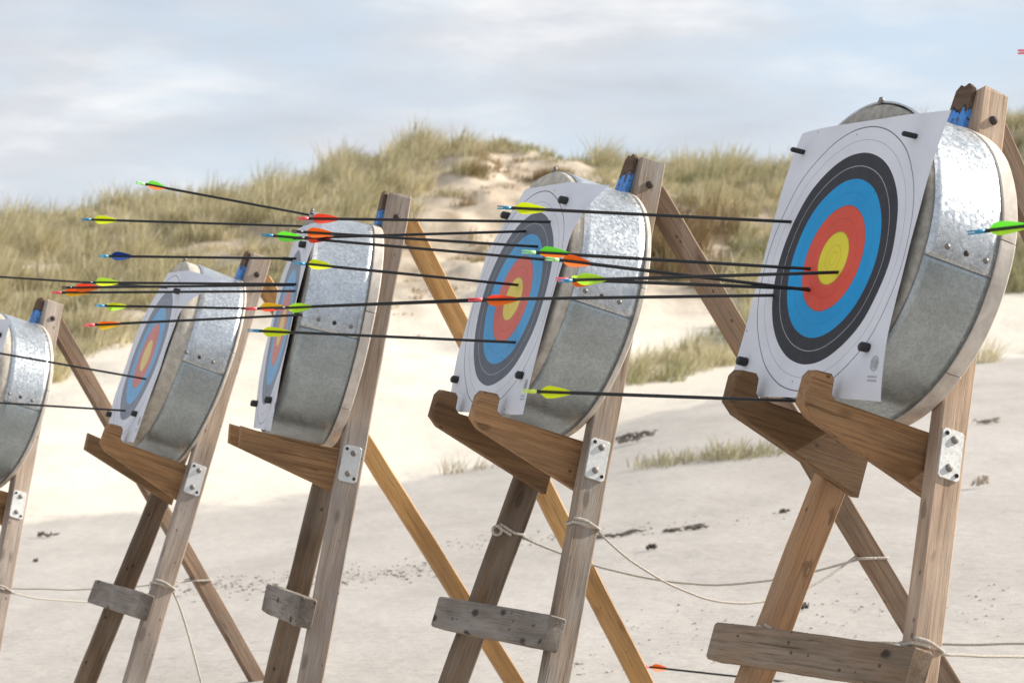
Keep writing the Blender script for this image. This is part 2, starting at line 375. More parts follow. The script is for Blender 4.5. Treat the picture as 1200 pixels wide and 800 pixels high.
def spaced(lo, a, b, hi, fine, n):
    L_ = a-np.geomspace(fine, a-lo, n)[::-1]; H_ = b+np.geomspace(fine, hi-b, n)
    return np.concatenate([L_, np.arange(a, b, fine), [b], H_])
xs = spaced(-900, -14, 16, 900, .16, 26); ys = spaced(-900, 3, 72, 1500, .2, 26)
XX, YY = np.meshgrid(xs, ys); ZZ = terrain(XX, YY)
nx, ny = len(xs), len(ys)
gv = np.stack([XX, YY, ZZ], -1).reshape(-1, 3)
ii = (np.arange(ny-1)[:, None]*nx+np.arange(nx-1)[None]).ravel()
gf = np.stack([ii, ii+1, ii+nx+1, ii+nx], -1)
_uu = np.clip(600+F*XX/np.maximum(YY, 10), -890, 2090)
dry = (np.clip((YY-np.interp(_uu, _u, TF)+1.6)/4.0, 0, 1)+np.clip((YY-np.interp(_uu, _u, TM)-.5)/4.0, 0, 1)).ravel()
def np_mesh(name, v, f, cols=None, smooth=False):
    me = bpy.data.meshes.new(name); n = f.shape[1]
    me.vertices.add(len(v)); me.vertices.foreach_set('co', np.asarray(v, np.float32).ravel())
    me.loops.add(f.size); me.loops.foreach_set('vertex_index', f.astype(np.int32).ravel())
    me.polygons.add(len(f)); me.polygons.foreach_set('loop_start', np.arange(0, f.size, n, dtype=np.int32)); me.polygons.foreach_set('loop_total', np.full(len(f), n, np.int32))
    if smooth: me.polygons.foreach_set('use_smooth', np.ones(len(f), bool))
    if cols is not None and cols.ndim == 1:
        a = me.attributes.new('dry', 'FLOAT', 'POINT'); a.data.foreach_set('value', cols.astype(np.float32))
    elif cols is not None:
        a = me.attributes.new('tint', 'FLOAT_COLOR', 'POINT'); a.data.foreach_set('color', np.asarray(np.c_[cols, np.ones(len(cols))], np.float32).ravel())
    me.update(calc_edges=True); me.validate(); return me

def sand_mat():
    m, nt, b = new_mat('dry beach sand'); L = nt.links
    tc = nd(nt, 'ShaderNodeTexCoord')
    def nz(scale, det=5, sc=(1, 1, 1), rough=.55):
        mp = nd(nt, 'ShaderNodeMapping'); mp.inputs['Scale'].default_value = sc; L.new(tc.outputs['Object'], mp.inputs['Vector'])
        n = nd(nt, 'ShaderNodeTexNoise'); n.inputs['Scale'].default_value = scale; n.inputs['Detail'].default_value = det; n.inputs['Roughness'].default_value = rough
        L.new(mp.outputs['Vector'], n.inputs['Vector']); return n.outputs['Fac']
    big = nz(.35, 4, (1, .35, 1)); med = nz(1.6, 6, (1, .4, 1)); fine = nz(9, 8); grain = nz(90, 4)
    r = ramp(nt, [(.3, (.47, .434, .395)), (.7, (.54, .503, .46))]); L.new(big, r.inputs['Fac'])
    r2 = ramp(nt, [(.3, (.67, .61, .525)), (.7, (.75, .69, .60))]); L.new(big, r2.inputs['Fac'])
    da = nd(nt, 'ShaderNodeAttribute', attribute_name='dry')
    dd = mathn(nt, 'ADD', da.outputs['Fac'], mathn(nt, 'MULTIPLY', mathn(nt, 'SUBTRACT', med, .5), .9))
    dr = ramp(nt, [(.3, (0, 0, 0)), (.6, (1, 1, 1))]); L.new(dd, dr.inputs['Fac'])
    c = mixc(nt, dr.outputs['Color'], r.outputs['Color'], r2.outputs['Color'])
    up = mathn(nt, 'SUBTRACT', da.outputs['Fac'], 1.0, clamp=True)
    r3 = ramp(nt, [(.35, (.40, .32, .235)), (.6, (.60, .51, .40))]); L.new(med, r3.inputs['Fac'])
    c = mixc(nt, up, c, r3.outputs['Color'])
    mr = ramp(nt, [(.3, (.86, .855, .85)), (.6, (1, 1, 1))]); L.new(med, mr.inputs['Fac']); c = mixc(nt, .9, c, mr.outputs['Color'], 'MULTIPLY')
    fr = ramp(nt, [(.28, (.72, .70, .68)), (.42, (1, 1, 1))]); L.new(fine, fr.inputs['Fac']); c = mixc(nt, .6, c, fr.outputs['Color'], 'MULTIPLY')
    gr = ramp(nt, [(.3, (.85, .85, .85)), (.7, (1.08, 1.08, 1.08))]); L.new(grain, gr.inputs['Fac']); c = mixc(nt, .7, c, gr.outputs['Color'], 'MULTIPLY')
    L.new(c, b.inputs['Base Color']); b.inputs['Roughness'].default_value = .95; b.inputs['Specular IOR Level'].default_value = .1
    h = mathn(nt, 'ADD', mathn(nt, 'MULTIPLY', med, .7), mathn(nt, 'MULTIPLY', fine, .35))
    bu = nd(nt, 'ShaderNodeBump'); bu.inputs['Strength'].default_value = .5; bu.inputs['Distance'].default_value = .06
    L.new(h, bu.inputs['Height']); L.new(bu.outputs['Normal'], b.inputs['Normal'])
    return m
M['sand'] = sand_mat()
tag(link('sand_ground', np_mesh('sand_ground', gv, gf, cols=dry, smooth=True), None, [M['sand']]), 'pale dry beach sand rising into the dunes', 'sand', kind='structure')

# ------------------------------------------------------------------ dune grass
def tint_mat(name, transl=.3, rough=.7):
    m, nt, b = new_mat(name); L = nt.links
    a = nd(nt, 'ShaderNodeAttribute', attribute_name='tint'); L.new(a.outputs['Color'], b.inputs['Base Color'])
    b.inputs['Roughness'].default_value = rough; b.inputs['Specular IOR Level'].default_value = .15
    if transl:
        tr = nd(nt, 'ShaderNodeBsdfTranslucent'); L.new(a.outputs['Color'], tr.inputs['Color'])
        mx = nd(nt, 'ShaderNodeMixShader'); mx.inputs['Fac'].default_value = transl
        L.new(b.outputs['BSDF'], mx.inputs[1]); L.new(tr.outputs['BSDF'], mx.inputs[2]); L.new(mx.outputs['Shader'], nt.nodes['Material Output'].inputs['Surface'])
    return m
M['grass'] = tint_mat('marram grass blades', .2)
M['debris'] = tint_mat('beach debris', 0, .85)
TAN = np.array([(.62, .545, .345), (.45, .415, .24), (.68, .61, .43), (.31, .30, .16), (.23, .25, .115), (.38, .31, .19)])
def blades(cx, cy, cz, hgt, spread, nb, lean, pal, width=.012, droop=.5):
    """arrays of bent tapering blades for the tufts at (cx,cy,cz)"""
    n = len(cx)*nb; k = np.repeat(np.arange(len(cx)), nb)
    a = rng.uniform(0, 2*np.pi, n); r = spread[k]*np.sqrt(rng.uniform(0, 1, n))
    bx = cx[k]+r*np.cos(a); by = cy[k]+r*np.sin(a); bz = cz[k]-.03
    h = hgt[k]*rng.uniform(.45, 1.1, n)
    out = rng.normal(.0, .24, (n, 2))+.30*np.stack([np.cos(a), np.sin(a)], 1)*(r/spread[k])[:, None]+np.array(lean)[None]
    wv = rng.uniform(0, 2*np.pi, n); w = width*rng.uniform(.6, 1.3, n)
    wx, wy = np.cos(wv)*w/2, np.sin(wv)*w/2
    vs = []
    for t, ww in ((0, 1), (.4, .9), (.75, .6), (1, .12)):
        bend = (t*.5+droop*t*t)*h
        px = bx+out[:, 0]*bend; py = by+out[:, 1]*bend; pz = bz+h*(t-.28*t*t*np.clip(np.hypot(out[:, 0], out[:, 1]), 0, 1.2))
        vs += [np.stack([px-wx*ww, py-wy*ww, pz], 1), np.stack([px+wx*ww, py+wy*ww, pz], 1)]
    V = np.stack(vs, 1).reshape(-1, 3)
    b0 = (np.arange(n)*8)[:, None]
    Fq = np.concatenate([b0+np.array([[0, 1, 3, 2]]), b0+np.array([[2, 3, 5, 4]]), b0+np.array([[4, 5, 7, 6]])])
    pk = pal[rng.integers(0, len(pal), len(cx))][k]*.55+pal[rng.integers(0, len(pal), n)]*.45
    C = np.repeat(pk*rng.uniform(.8, 1.15, (n, 1)), 8, 0)
    return V, Fq, C
def inpoly(px, py, poly):
    ins = np.zeros(len(px), bool); n = len(poly)
    for i in range(n):
        x1, y1 = poly[i]; x2, y2 = poly[(i+1) % n]
        c = ((y1 > py) != (y2 > py)) & (px < (x2-x1)*(py-y1)/(y2-y1+1e-9)+x1); ins ^= c
    return ins
NC = 16000
cy_ = np.sqrt(rng.uniform(33**2, 66**2, NC)); cx_ = rng.uniform(-700, 2300, NC)/F*cy_-600/F*cy_
keep_ = []; cell = {}
for i in range(NC):      # clump centres at least .8 m apart
    kx, ky = int(cx_[i]//.9), int(cy_[i]//.9)
    if any((cx_[i]-cx_[j])**2+(cy_[i]-cy_[j])**2 < .80 for a_ in (-1, 0, 1) for b_ in (-1, 0, 1) for j in cell.get((kx+a_, ky+b_), ())): continue
    cell.setdefault((kx, ky), []).append(i); keep_.append(i)
cx_, cy_ = cx_[keep_], cy_[keep_]; ncl = len(cx_)
rad = rng.uniform(.35, .8, ncl); chh = rng.uniform(.45, 1.2, ncl); PER = 20
ci = np.repeat(np.arange(ncl), PER); aa = rng.uniform(0, 2*np.pi, len(ci)); rr_ = np.sqrt(rng.uniform(0, 1, len(ci)))
gx = cx_[ci]+np.cos(aa)*rr_*rad[ci]; gy = cy_[ci]+np.sin(aa)*rr_*rad[ci]
gh = chh[ci]*(1-.62*rr_**2)
nf = 14000; fy = np.sqrt(rng.uniform(33**2, 66**2, nf)); fx = rng.uniform(-1300, 1700, nf)/F*fy    # short undergrowth between the clumps
gx = np.concatenate([gx, fx]); gy = np.concatenate([gy, fy]); gh = np.concatenate([gh, rng.uniform(.14, .34, nf)])
cc_ = np.concatenate([ci, np.arange(nf)+ncl]); NT = len(gx); gu = 600+F*gx/gy
gz = terrain(gx, gy); gp = HY-(gz-EYE)/gy*F
cl = np.array([noise.noise(Vector((a*.33, b*.33, 9.0))) for a, b in zip(gx, gy)])
cl2 = np.array([noise.noise(Vector((a*.9, b*.5, 2.0))) for a, b in zip(gx, gy)])
dens = np.zeros(NT)
left = [(-900, 200), (500, 120), (512, 205), (490, 262), (440, 300), (405, 330), (330, 335), (230, 352), (160, 400), (100, 415), (60, 452), (-900, 480)]
blow = [(500, 120), (700, 150), (690, 300), (560, 420), (430, 410), (410, 330), (480, 260), (512, 205)]
right = [(672, 120), (2400, 40), (2400, 320), (1190, 345), (1000, 330), (900, 400), (860, 345), (700, 322), (676, 250)]
row = [(726, 442), (758, 428), (800, 408), (850, 378), (905, 352), (915, 400), (870, 425), (800, 445), (745, 458)]
dens = np.where(inpoly(gu, gp, left), 1.0, dens); dens = np.where(inpoly(gu, gp, right), 1.0, dens)
dens = np.where(inpoly(gu, gp, blow), .26, dens); dens = np.where(inpoly(gu, gp, row), 1.4, dens)
dens = np.where(inpoly(gu, gp, left), dens*np.clip(1.1+cl*2.0, .08, 1), dens)
dens = np.where(inpoly(gu, gp, right), dens*np.clip(1.6+cl*2.0, .3, 1), dens)
dens = np.where(inpoly(gu, gp, blow), dens*np.clip(.7+cl2*3.0, 0, 3), dens)
dens = np.where((gu > 555) & (gu < 695) & (gp < 192), .5, dens)
dens = np.where((gu > 480) & (gu < 560) & (gp < 205), 1.0, dens)
dens = np.where((gp > 470), 0, dens)
pick = rng.uniform(0, 1, cc_.max()+1)[cc_]          # whole clumps live or die together
is_low = np.arange(NT) >= ncl*PER
dens = np.where(inpoly(gu, gp, blow) & is_low, dens*1.6, dens)
dens = np.where(inpoly(gu, gp, blow) & (gp > 290), dens*.45, dens)
keep = (pick < dens) & (rng.uniform(0, 1, NT) < .9)
gh = gh[keep]
gx, gy, gz, gu, gp, cl = gx[keep], gy[keep], gz[keep], gu[keep], gp[keep], cl[keep]
green = ((gu > 560) & (gu < 700)) | ((gu > 700) & (cl > 0.1)) 
brown = inpoly(gu, gp, [(560, 180), (680, 200), (700, 255), (860, 262), (860, 330), (680, 330), (560, 400), (430, 410)])
hg = gh*rng.uniform(.62, .95, len(gx))*np.where(inpoly(gu, gp, row), .85, 1)*np.where(brown & (gu < 690), .7, 1)*np.where(inpoly(gu, gp, blow), .75, 1); sp = rng.uniform(.10, .24, len(gx))
parts = []
for msk, pal in ((~green & ~brown, TAN[[0, 1, 2, 0, 3, 2]]), (green & ~brown, TAN[[1, 3, 4, 2, 0]]), (brown, np.array([(.30, .19, .10), (.24, .16, .08), (.40, .30, .17), (.34, .30, .16)]))):
    parts.append(blades(gx[msk], gy[msk], gz[msk], hg[msk], sp[msk], 30, (.26, -.05), pal, .017))
off = 0; V, Q, C = [], [], []
for v, q, c in parts: V.append(v); Q.append(q+off); C.append(c); off += len(v)
tag(link('marram_grass', np_mesh('marram_grass', np.concatenate(V), np.concatenate(Q), np.concatenate(C)), None, [M['grass']]), 'dry tan and green marram grass covering the dunes', 'grass', kind='stuff')

def grass_tuft(px0, px1, py, yd, h, n, nb, label, pal, spr=.34):
    u_ = rng.uniform(px0, px1, n); y_ = yd+rng.normal(0, .16, n)
    x_ = (u_-600)/F*y_; z_ = terrain(x_, y_)
    c0 = Vector((float(x_.mean()), float(y_.mean()), float(z_.mean())))
    v, q, c = blades(x_, y_, z_, h*rng.uniform(.6, 1.1, n), np.full(n, spr), nb, (.25, 0), pal, .011)
    nm = 'grass_tuft' if 'yellow' in label else 'sparse_grass'
    o = link(nm, np_mesh(nm, v-np.array(c0), q, c), None, [M['grass']]); o.location = c0
    tag(o, label, 'grass', None, None if 'yellow' in label else 'stuff')
def ground_at(px, py, y0=11, y1=60):
    """distance at which the sight line through a photo position meets the sand"""
    yy = np.arange(y0, y1, .1); xx = (px-600)/F*yy; zz = terrain(xx, yy)
    pp = HY-(zz-EYE)/yy*F
    i = np.argmax(pp < py); return float(yy[i]) if (pp < py).any() else y1
GP = np.array([(.38, .36, .22), (.50, .45, .30), (.34, .30, .19), (.56, .49, .36)])
grass_tuft(775, 840, 535, ground_at(810, 540), .17, 24, 18, 'low sparse grass tuft on the sand left of the nearest stand', GP)
grass_tuft(860, 886, 535, ground_at(870, 536), .24, 16, 26, 'short dry grass tuft on the sand just behind the nearest bracket', GP)
grass_tuft(541, 551, 553, ground_at(545, 553), .30, 5, 14, 'few thin grass shoots on bright sand left of the middle bracket', GP)
grass_tuft(1142, 1160, 420, ground_at(1150, 425), .5, 6, 30, 'yellow grass tuft beside the rim of the nearest target', TAN[[0, 2, 2]], .2)

# ------------------------------------------------------------------ beach debris
def chips(n, fn, smin, smax, pal):
    base = np.array([(1, 0, 0), (-1, 0, 0), (0, 1, 0), (0, -1, 0), (0, 0, .6), (0, 0, -.4)], float)
    tri = np.array([(0, 2, 4), (2, 1, 4), (1, 3, 4), (3, 0, 4), (2, 0, 5), (1, 2, 5), (3, 1, 5), (0, 3, 5)])
    V, Q, C = [], [], []
    px, py = fn(n)
    for i in range(n):
        yd = ground_at(px[i], py[i]); x = (px[i]-600)/F*yd; z = tz(x, yd)
        s = rng.uniform(smin, smax)*np.array([rng.uniform(.6, 2.2), rng.uniform(.6, 1.4), rng.uniform(.4, 1)]); a = rng.uniform(0, 6.28)
        b = base*rng.uniform(.6, 1.2, (6, 1))*s; b = np.stack([b[:, 0]*math.cos(a)-b[:, 1]*math.sin(a), b[:, 0]*math.sin(a)+b[:, 1]*math.cos(a), b[:, 2]], 1)
        V.append(b+np.array([x, yd, z+.004])); Q.append(tri+6*i); C.append(np.repeat(pal[rng.integers(0, len(pal))][None], 6, 0))
    return np.concatenate(V), np.concatenate(Q), np.concatenate(C)
DP = np.array([(.14, .12, .10), (.22, .19, .16), (.32, .28, .23), (.5, .47, .42), (.10, .085, .07)])
def band(n):
    k = rng.uniform(0, 1, n); px = 200+k*300+rng.normal(0, 14, n); py = 694-k*26+rng.normal(0, 6, n); return px, py
def band2(n):
    k = rng.uniform(0, 1, n); px = 640+k*560; py = 775-k*70+rng.normal(0, 22, n)+10*np.sin(px*.03); return px, np.clip(py, 640, 798)
def band3(n):
    k = rng.uniform(0, 1, n)**1.2; px = 520+k*400; py = 640-k*34+rng.normal(0, 4, n); return px, py
dv, dq, dc = [], [], []; o_ = 0
for a_ in (chips(520, band, .004, .013, DP), chips(220, band2, .003, .009, DP), chips(150, band3, .004, .012, DP)):
    dv.append(a_[0]); dq.append(a_[1]+o_); dc.append(a_[2]); o_ += len(a_[0])
tag(link('shell_debris', np_mesh('shell_debris', np.concatenate(dv), np.concatenate(dq), np.concatenate(dc)), None, [M['debris']]), 'bits of shell and weed scattered in tide lines on the sand', 'debris', kind='stuff')
def seaweed(px, py, wpx, label, n=14, dark=.07, h=.03, name='seaweed_clump', cat='seaweed'):
    yd = ground_at(px, py); x = (px-600)/F*yd; z = tz(x, yd); wm = wpx/F*yd
    mb = MB(); rn = random.Random(int(px*7+py))
    for i in range(n):
        p = Vector((rn.uniform(-.5, .5)*wm, rn.uniform(-.5, .5)*min(wm, .5)*.8, h*.25)); a = rn.uniform(-.5, .5); L_ = rn.uniform(.25, .6)*wm
        pts = []
        for k in range(6):
            q = p+Vector((math.cos(a)*L_*(k/5-.5), math.sin(a)*L_*(k/5-.5), rn.uniform(0, h))); q.z += tz(x+q.x, yd+q.y)-z; pts.append(q)
        mb.tube(pts, .01, 5, radii=[.002, .007, .010, .009, .006, .0015])
    dark = dark*1.3+.05; c = (dark, dark*.84, dark*.68)
    o = mb.build(name, None, [plain(name+' stain', c, .8)]); o.location = (x, yd, z); tag(o, label, cat, 'dark weed lying on the sand')
seaweed(741, 520, 42, 'dark driftwood and weed heap on the slope right of the middle target', 22, .09, .10)
seaweed(763, 645, 13, 'small dark weed lump below the loose weed strands', 8, .03, .03)
seaweed(800, 622, 46, 'long thin weed strand on the sand between the two nearest stands', 9, .08, .02)
seaweed(712, 630, 62, 'long thin weed strand on the sand beside the front leg of the middle stand', 10, .08, .02)
seaweed(939, 717, 12, 'tiny dark weed lump between the legs of the nearest stand', 7, .02, .03)
seaweed(56, 630, 20, 'dark weed lump on sand at the far left beside the cut-off stand', 9, .05, .04)
seaweed(44, 658, 8, 'tiny dark weed speck at the far left below the weed lump', 5, .04, .02)
seaweed(918, 601, 12, 'small weed lump left of the rear leg of the middle stand', 6, .05, .02)
seaweed(1148, 573, 18, 'pale dried weed clump right of the leg of the nearest stand', 14, .45, .07)
seaweed(1160, 497, 34, 'thin weed streak on the slope right of the nearest metal plate', 9, .16, .04)

# ------------------------------------------------------------------ stands and targets
STANDS = {  # paper centre x, distance, height above the eye, heading, lean, rear-leg angle
 1: (.700, 6.171, .235, -66.0, 16.8, 28.0), 2: (.005, 7.558, .180, -69.6, 16.7, 33.5), 3: (-.698, 8.648, .120, -78.7, 12.4, 27.5),
 4: (-1.286, 10.024, .039, -71.4, 19.7, 33.0), 5: (-2.176, 11.22, -.117, -58.0, 16.3, 31.5)}
class Frame:
    def __init__(s, k):
        cx, cy, cz, ph, th, rear = STANDS[k]; s.k = k
        s.C = Vector((cx, cy, EYE+cz)); p = R(ph); t = R(th); s.rear = R(rear)
        s.x = Vector((math.cos(p), math.sin(p), 0)); s.y = Vector((-math.sin(p), math.cos(p), 0)); s.z = Vector((0, 0, 1))
        s.L = math.sin(t)*s.y+math.cos(t)*s.z; s.a = -math.cos(t)*s.y+math.sin(t)*s.z
        b = s.C-Vector((0, 0, 1.28)); s.base = Vector((b.x, b.y, tz(b.x, b.y)))
    def g(s, u, v, w): return s.C+s.x*u+s.L*v+s.a*w-s.base
LEGW, LEGD, FR = .046, .072, -.225      # leg width, depth, front face of the legs
def legx(v): return .046+.228*(.473-v)-LEGW/2

def bracket_poly(tip):
    if tip == 'finger':
        pts = [(FR-LEGD+.004, -.462), (.055, -.372), (.084, -.350), (.084, -.290), (.074, -.274), (.036, -.271), (.027, -.280), (.024, -.312), (.012, -.322), (FR-LEGD+.004, -.322)]
    else:
        pts = [(FR-LEGD+.004, -.462), (.070, -.378), (.078, -.318), (.030, -.322), (FR-LEGD+.004, -.324)]
    return pts
def make_stand(k, mats, tips, label):
    f = Frame(k); root = empty('wooden_stand', f.base)
    tag(root, label, 'target stand', 'wooden A-frame stands in a row on the sand')
    def ground_hit(p, d):
        for i in range(400):
            q = p+d*(i*.01); w = q+f.base
            if w.z < tz(w.x, w.y)-.05: return q
        return q
    for sd in (1, -1):
        m = mats['r'] if sd > 0 else mats['l']
        tv = .466 if sd > 0 else .458; top = f.g(sd*legx(tv), tv, FR-LEGD/2); q = f.g(sd*legx(-.5), -.5, FR-LEGD/2)
        d = (q-top).normalized(); bot = ground_hit(top+d*1.2, d)
        mb = MB(); mb.bar(top, bot, f.x, LEGW, LEGD, nseg=24, jit=.002, seed=k*10+sd, endjit=.006)
        leg = mb.build('leg', root, [m])
        # bolt through the apex, on the outer side
        b = MB(); p = f.g(sd*(legx(.40)+LEGW/2), .40, FR-LEGD*.5)
        b.lathe([(-.004, .004), (-.004, .011), (.005, .010), (.009, .006), (.009, .0005)], p, f.x*sd, f.L, f.a, 12, close=False)
        b.build('bolt', leg, [M['rust']])
        # bracket fixed to the inner side of the leg
        v = -.39; bx = sd*(legx(v)-LEGW/2-.022-.012)
        mb = MB(); mb.prism(bracket_poly(tips[0 if sd > 0 else 1]), f.g(bx, 0, 0), f.a, f.L, f.x, .042, seed=k*4+sd)
        br = mb.build('bracket', root, [mats['br'] if sd > 0 else mats['bl']])
        # zinc plate with its bolts on the outer side
        mb = MB(); xo = legx(-.36)+LEGW/2
        dirL = (f.g(sd*legx(-.5), -.5, 0)-f.g(sd*legx(-.2), -.2, 0)).normalized(); nrm = f.a.cross(dirL).normalized()
        if nrm.dot(f.x*sd) < 0: nrm = -nrm
        pc = f.g(sd*xo, -.362, FR-LEGD*.5+.004)+nrm*.003
        hw, hl = .028, .055
        mb.prism([(-hw, -hl+.006), (-hw+.006, -hl), (hw-.006, -hl), (hw, -hl+.006), (hw, hl-.006), (hw-.006, hl), (-hw+.006, hl), (-hw, hl-.006)], pc, f.a, -dirL, nrm, .006, ch=.001)
        pl = mb.build('metal_plate', root, [M['plate']])
        for (a_, l_, rr) in ((-.004, .034, .0095), (.002, -.030, .0095), (.017, .044, .005), (-.019, -.042, .005)):
            b = MB(); p = pc+f.a*a_-dirL*l_+nrm*.003
            b.lathe([(-.002, .003), (-.002, rr*1.0), (.002, rr*.95), (.003, rr*.75), (.0045 if rr > .006 else .001, rr*.7), (.0055 if rr > .006 else .001, .0004)], p, nrm, f.a, dirL, 10, smooth=False, close=False)
            b.build('bolt', pl, [M['bolt'] if rr > .006 else M['rust']])
    # rear leg hinged between the two front legs near the top
    p0 = f.g(0, .373, FR-LEGD-.028); d = math.sin(f.rear)*f.y-math.cos(f.rear)*f.z
    bot = ground_hit(p0+d*1.2, d)
    mb = MB(); mb.bar(p0-d*.035, bot, f.x, .044, .062, nseg=20, jit=.0016, seed=k*10+5)
    mb.build('leg', root, [mats['rear']], mats.get('rearlabel'))
    # cross rail near the foot
    v = -.845+(.02 if k == 3 else 0); tilt = mats.get('tilt', 0)
    mb = MB(); mb.bar(f.g(-.43, v+tilt, FR+.026), f.g(.415, v+.018, FR+.026), f.L, .088, .050, ch=.005, nseg=14, jit=.0018, seed=k*10+7, endjit=.002)
    mb.build('cross_rail', root, [mats['step']])
    # painted gusset over the apex: blue with a splintered top
    top = .462
    rn = random.Random(k)
    gus = [(-.150, .03), (.018, .03), (.020, .40)]
    n = 9; line = [(.026-(i+.5)*.074/n+0, .416+rn.uniform(-.022, .012)) for i in range(n)]
    mb = MB(); mb.prism([(p[0], p[1]) for p in ([(-.148, .06), (.022, .06)]+[(.027, .416)]+line+[(-.050, .402)])], f.g(0, 0, FR+.006), f.x, f.L, f.a, .012, ch=.001, seed=k)
    mb.build('gusset', root, [M['blue']], 'blue painted gusset at the apex')
    t2 = [(.027, .420)]+[(a_, b_+.004) for a_, b_ in line]+[(-.050, .406)]
    t2 = list(reversed(t2))+[(-.042, .462), (-.026, .475), (-.012, .470), (.004, .477), (.024, .466)][::-1]
    mb = MB(); mb.prism(t2, f.g(0, 0, FR+.006), f.x, f.L, f.a, .011, ch=.001, seed=k+50)
    mb.build('worn_top', root, [M['worn']], 'splintered dark wood at the top')
    return f, root

def make_target(f, k, fade_sky, curl, label, pins, shift=(0, 0)):
    root = empty('archery_target', f.base); tag(root, label, 'archery target', 'round metal-rimmed archery targets on stands')
    o = f.g(shift[0], .020+shift[1], 0); RB = .344
    def dent(a, w): return .0025*noise.noise(Vector((math.cos(a)*2.2+k*5, math.sin(a)*2.2, w*6)))+.0007*noise.noise(Vector((math.cos(a)*8, math.sin(a)*8, w*16+k)))
    mb = MB(); mb.lathe([(-.004, .001), (-.004, .318), (-.007, RB-(.011 if k in (1, 3) else .008)), (-.012, RB-(.008 if k in (1, 3) else .0045)), (-.030, RB-(.007 if k in (1, 3) else .0035)), (-.205, .338), (-.222, .32), (-.222, .001)], o, f.a, f.x, f.L, 128, disp=dent, close=False)
    mb.build('straw_core', root, [M['core'] if k in (1, 3) else M['core_pale']])
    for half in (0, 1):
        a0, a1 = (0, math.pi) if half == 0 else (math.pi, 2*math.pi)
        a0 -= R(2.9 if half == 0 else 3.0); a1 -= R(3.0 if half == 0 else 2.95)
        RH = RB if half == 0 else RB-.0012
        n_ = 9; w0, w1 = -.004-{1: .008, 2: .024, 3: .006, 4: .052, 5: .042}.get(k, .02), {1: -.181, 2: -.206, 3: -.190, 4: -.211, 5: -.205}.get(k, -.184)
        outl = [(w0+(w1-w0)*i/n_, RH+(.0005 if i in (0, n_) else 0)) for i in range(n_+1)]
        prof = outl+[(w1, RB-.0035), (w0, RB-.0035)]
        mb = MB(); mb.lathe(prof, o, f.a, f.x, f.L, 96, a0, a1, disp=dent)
        bd = mb.build('metal_band', root, [M['band_hi'] if half == 0 else M['band_lo']], None if half == 0 else 'lower half of the rim, duller and with ground reflection painted in')
        for end in (0, 1):
            for w in (-.060, -.108, -.158):
                a = (R(2.2) if end == 0 else math.pi-R(6)) if half == 0 else (R(-7) if end == 0 else math.pi+R(3))
                if half == 1: continue
                b = MB(); p = o+f.a*w+(f.x*math.cos(a)+f.L*math.sin(a))*(RB+.0005+dent(a, w)); nn = (f.x*math.cos(a)+f.L*math.sin(a))
                b.lathe([(-.002, .007), (.001, .0065), (.0035, .004), (.004, .0003)], p, nn, f.a, nn.cross(f.a), 10, close=False)
                b.build('rivet', bd, [M['bolt'] if w != -.108 else M['rust']])
    mb = MB(); wb = w1-.0015
    segs = 7
    for i in range(segs):   # backing ring, butted segments
        a0 = 2*math.pi*i/segs+.2; a1 = 2*math.pi*(i+1)/segs+.2-.008
        mb.lathe([(wb, .30), (wb, .346), (wb-.0025, .348), (-.219, .347), (-.2225, .344), (-.2225, .30)], o, f.a, f.x, f.L, 20, a0, a1, smooth=False, disp=dent)
    mb.build('backing_ring', root, [M['back']])
    b = MB(); p = o+f.L*(RB-.008)+f.a*-.012
    b.tube([p, p+f.L*.008, p+f.L*.011+f.x*.003, p+f.L*.015], .006, 8); b.build('screw_eye', root, [M['bolt']])
    # the printed paper
    N = 40; H = .315; mb = MB(); vs = []; gs = []
    def bend(u, v):
        r = math.hypot(u, v); w = .0035
        for (cu, cv, am) in curl:     # corner curls backwards (or forwards) beyond the boss
            dd = (u*cu+v*cv)/H
            e = max(0, dd-curl_start)/.58
            w -= am*e*e
        e2 = max(0, (u-.20)/.115)
        w += (.008 if k in (1, 2, 3) else 0)*e2*e2*max(0, 1-(v/H)**2)
        return w+.0025*noise.noise(Vector((u*9, v*9, k*3.3)))*min(1, r/.2)
    curl_start = 1.42
    for j in range(N+1):
        for i in range(N+1):
            u = -H+2*H*i/N; v = -H+2*H*j/N
            vs.append(f.g(u+.0015*noise.noise(Vector((v*14, k, 1))), v+.0015*noise.noise(Vector((u*14, k, 5))), bend(u, v))); gs.append((u, v, 0))
    fs = [(j*(N+1)+i, j*(N+1)+i+1, (j+1)*(N+1)+i+1, (j+1)*(N+1)+i) for j in range(N) for i in range(N)]
    mb.add(vs, fs, gs, True); pp = mb.build('target_face', root, [face_paper('printed face %d' % k, fade_sky, k)])
    for (u, v, L_) in pins:
        pr = .0062 if L_ > .025 else .0108
        b = MB(); w = bend(u, v)
        b.lathe([(-.01, .004), (.0, .004), (.0, pr*.9), (.004, pr), (L_, pr*.95), (L_+.003, pr*.6), (L_+.003, .0004)], f.g(u, v, w), (f.a+f.x*random.uniform(-.15, .15)-f.L*.1).normalized(), f.x, f.L, 14, close=False)
        b.build('pin', pp, [M['black']])
    # small round emblem and two lines of fine print in the lower corner
    e = MB(); n = 28
    def flat(u, v): return f.g(u, v, bend(u, v)+.0012)
    cu, cv = .283, -.238
    for (r0, r1) in ((.0115, .0135), (.0, .0085)):
        ring = []
        for i in range(n):
            a = 2*math.pi*i/n; wob = 1+.12*math.sin(5*a) if r0 == 0 else 1
            ring += [flat(cu+math.cos(a)*r0, cv+math.sin(a)*r0*1.2), flat(cu+math.cos(a)*r1*wob, cv+math.sin(a)*r1*wob*1.2)]
        e.add(ring, [(2*i, 2*i+1, (2*i+3) % (2*n), (2*i+2) % (2*n)) for i in range(n)])
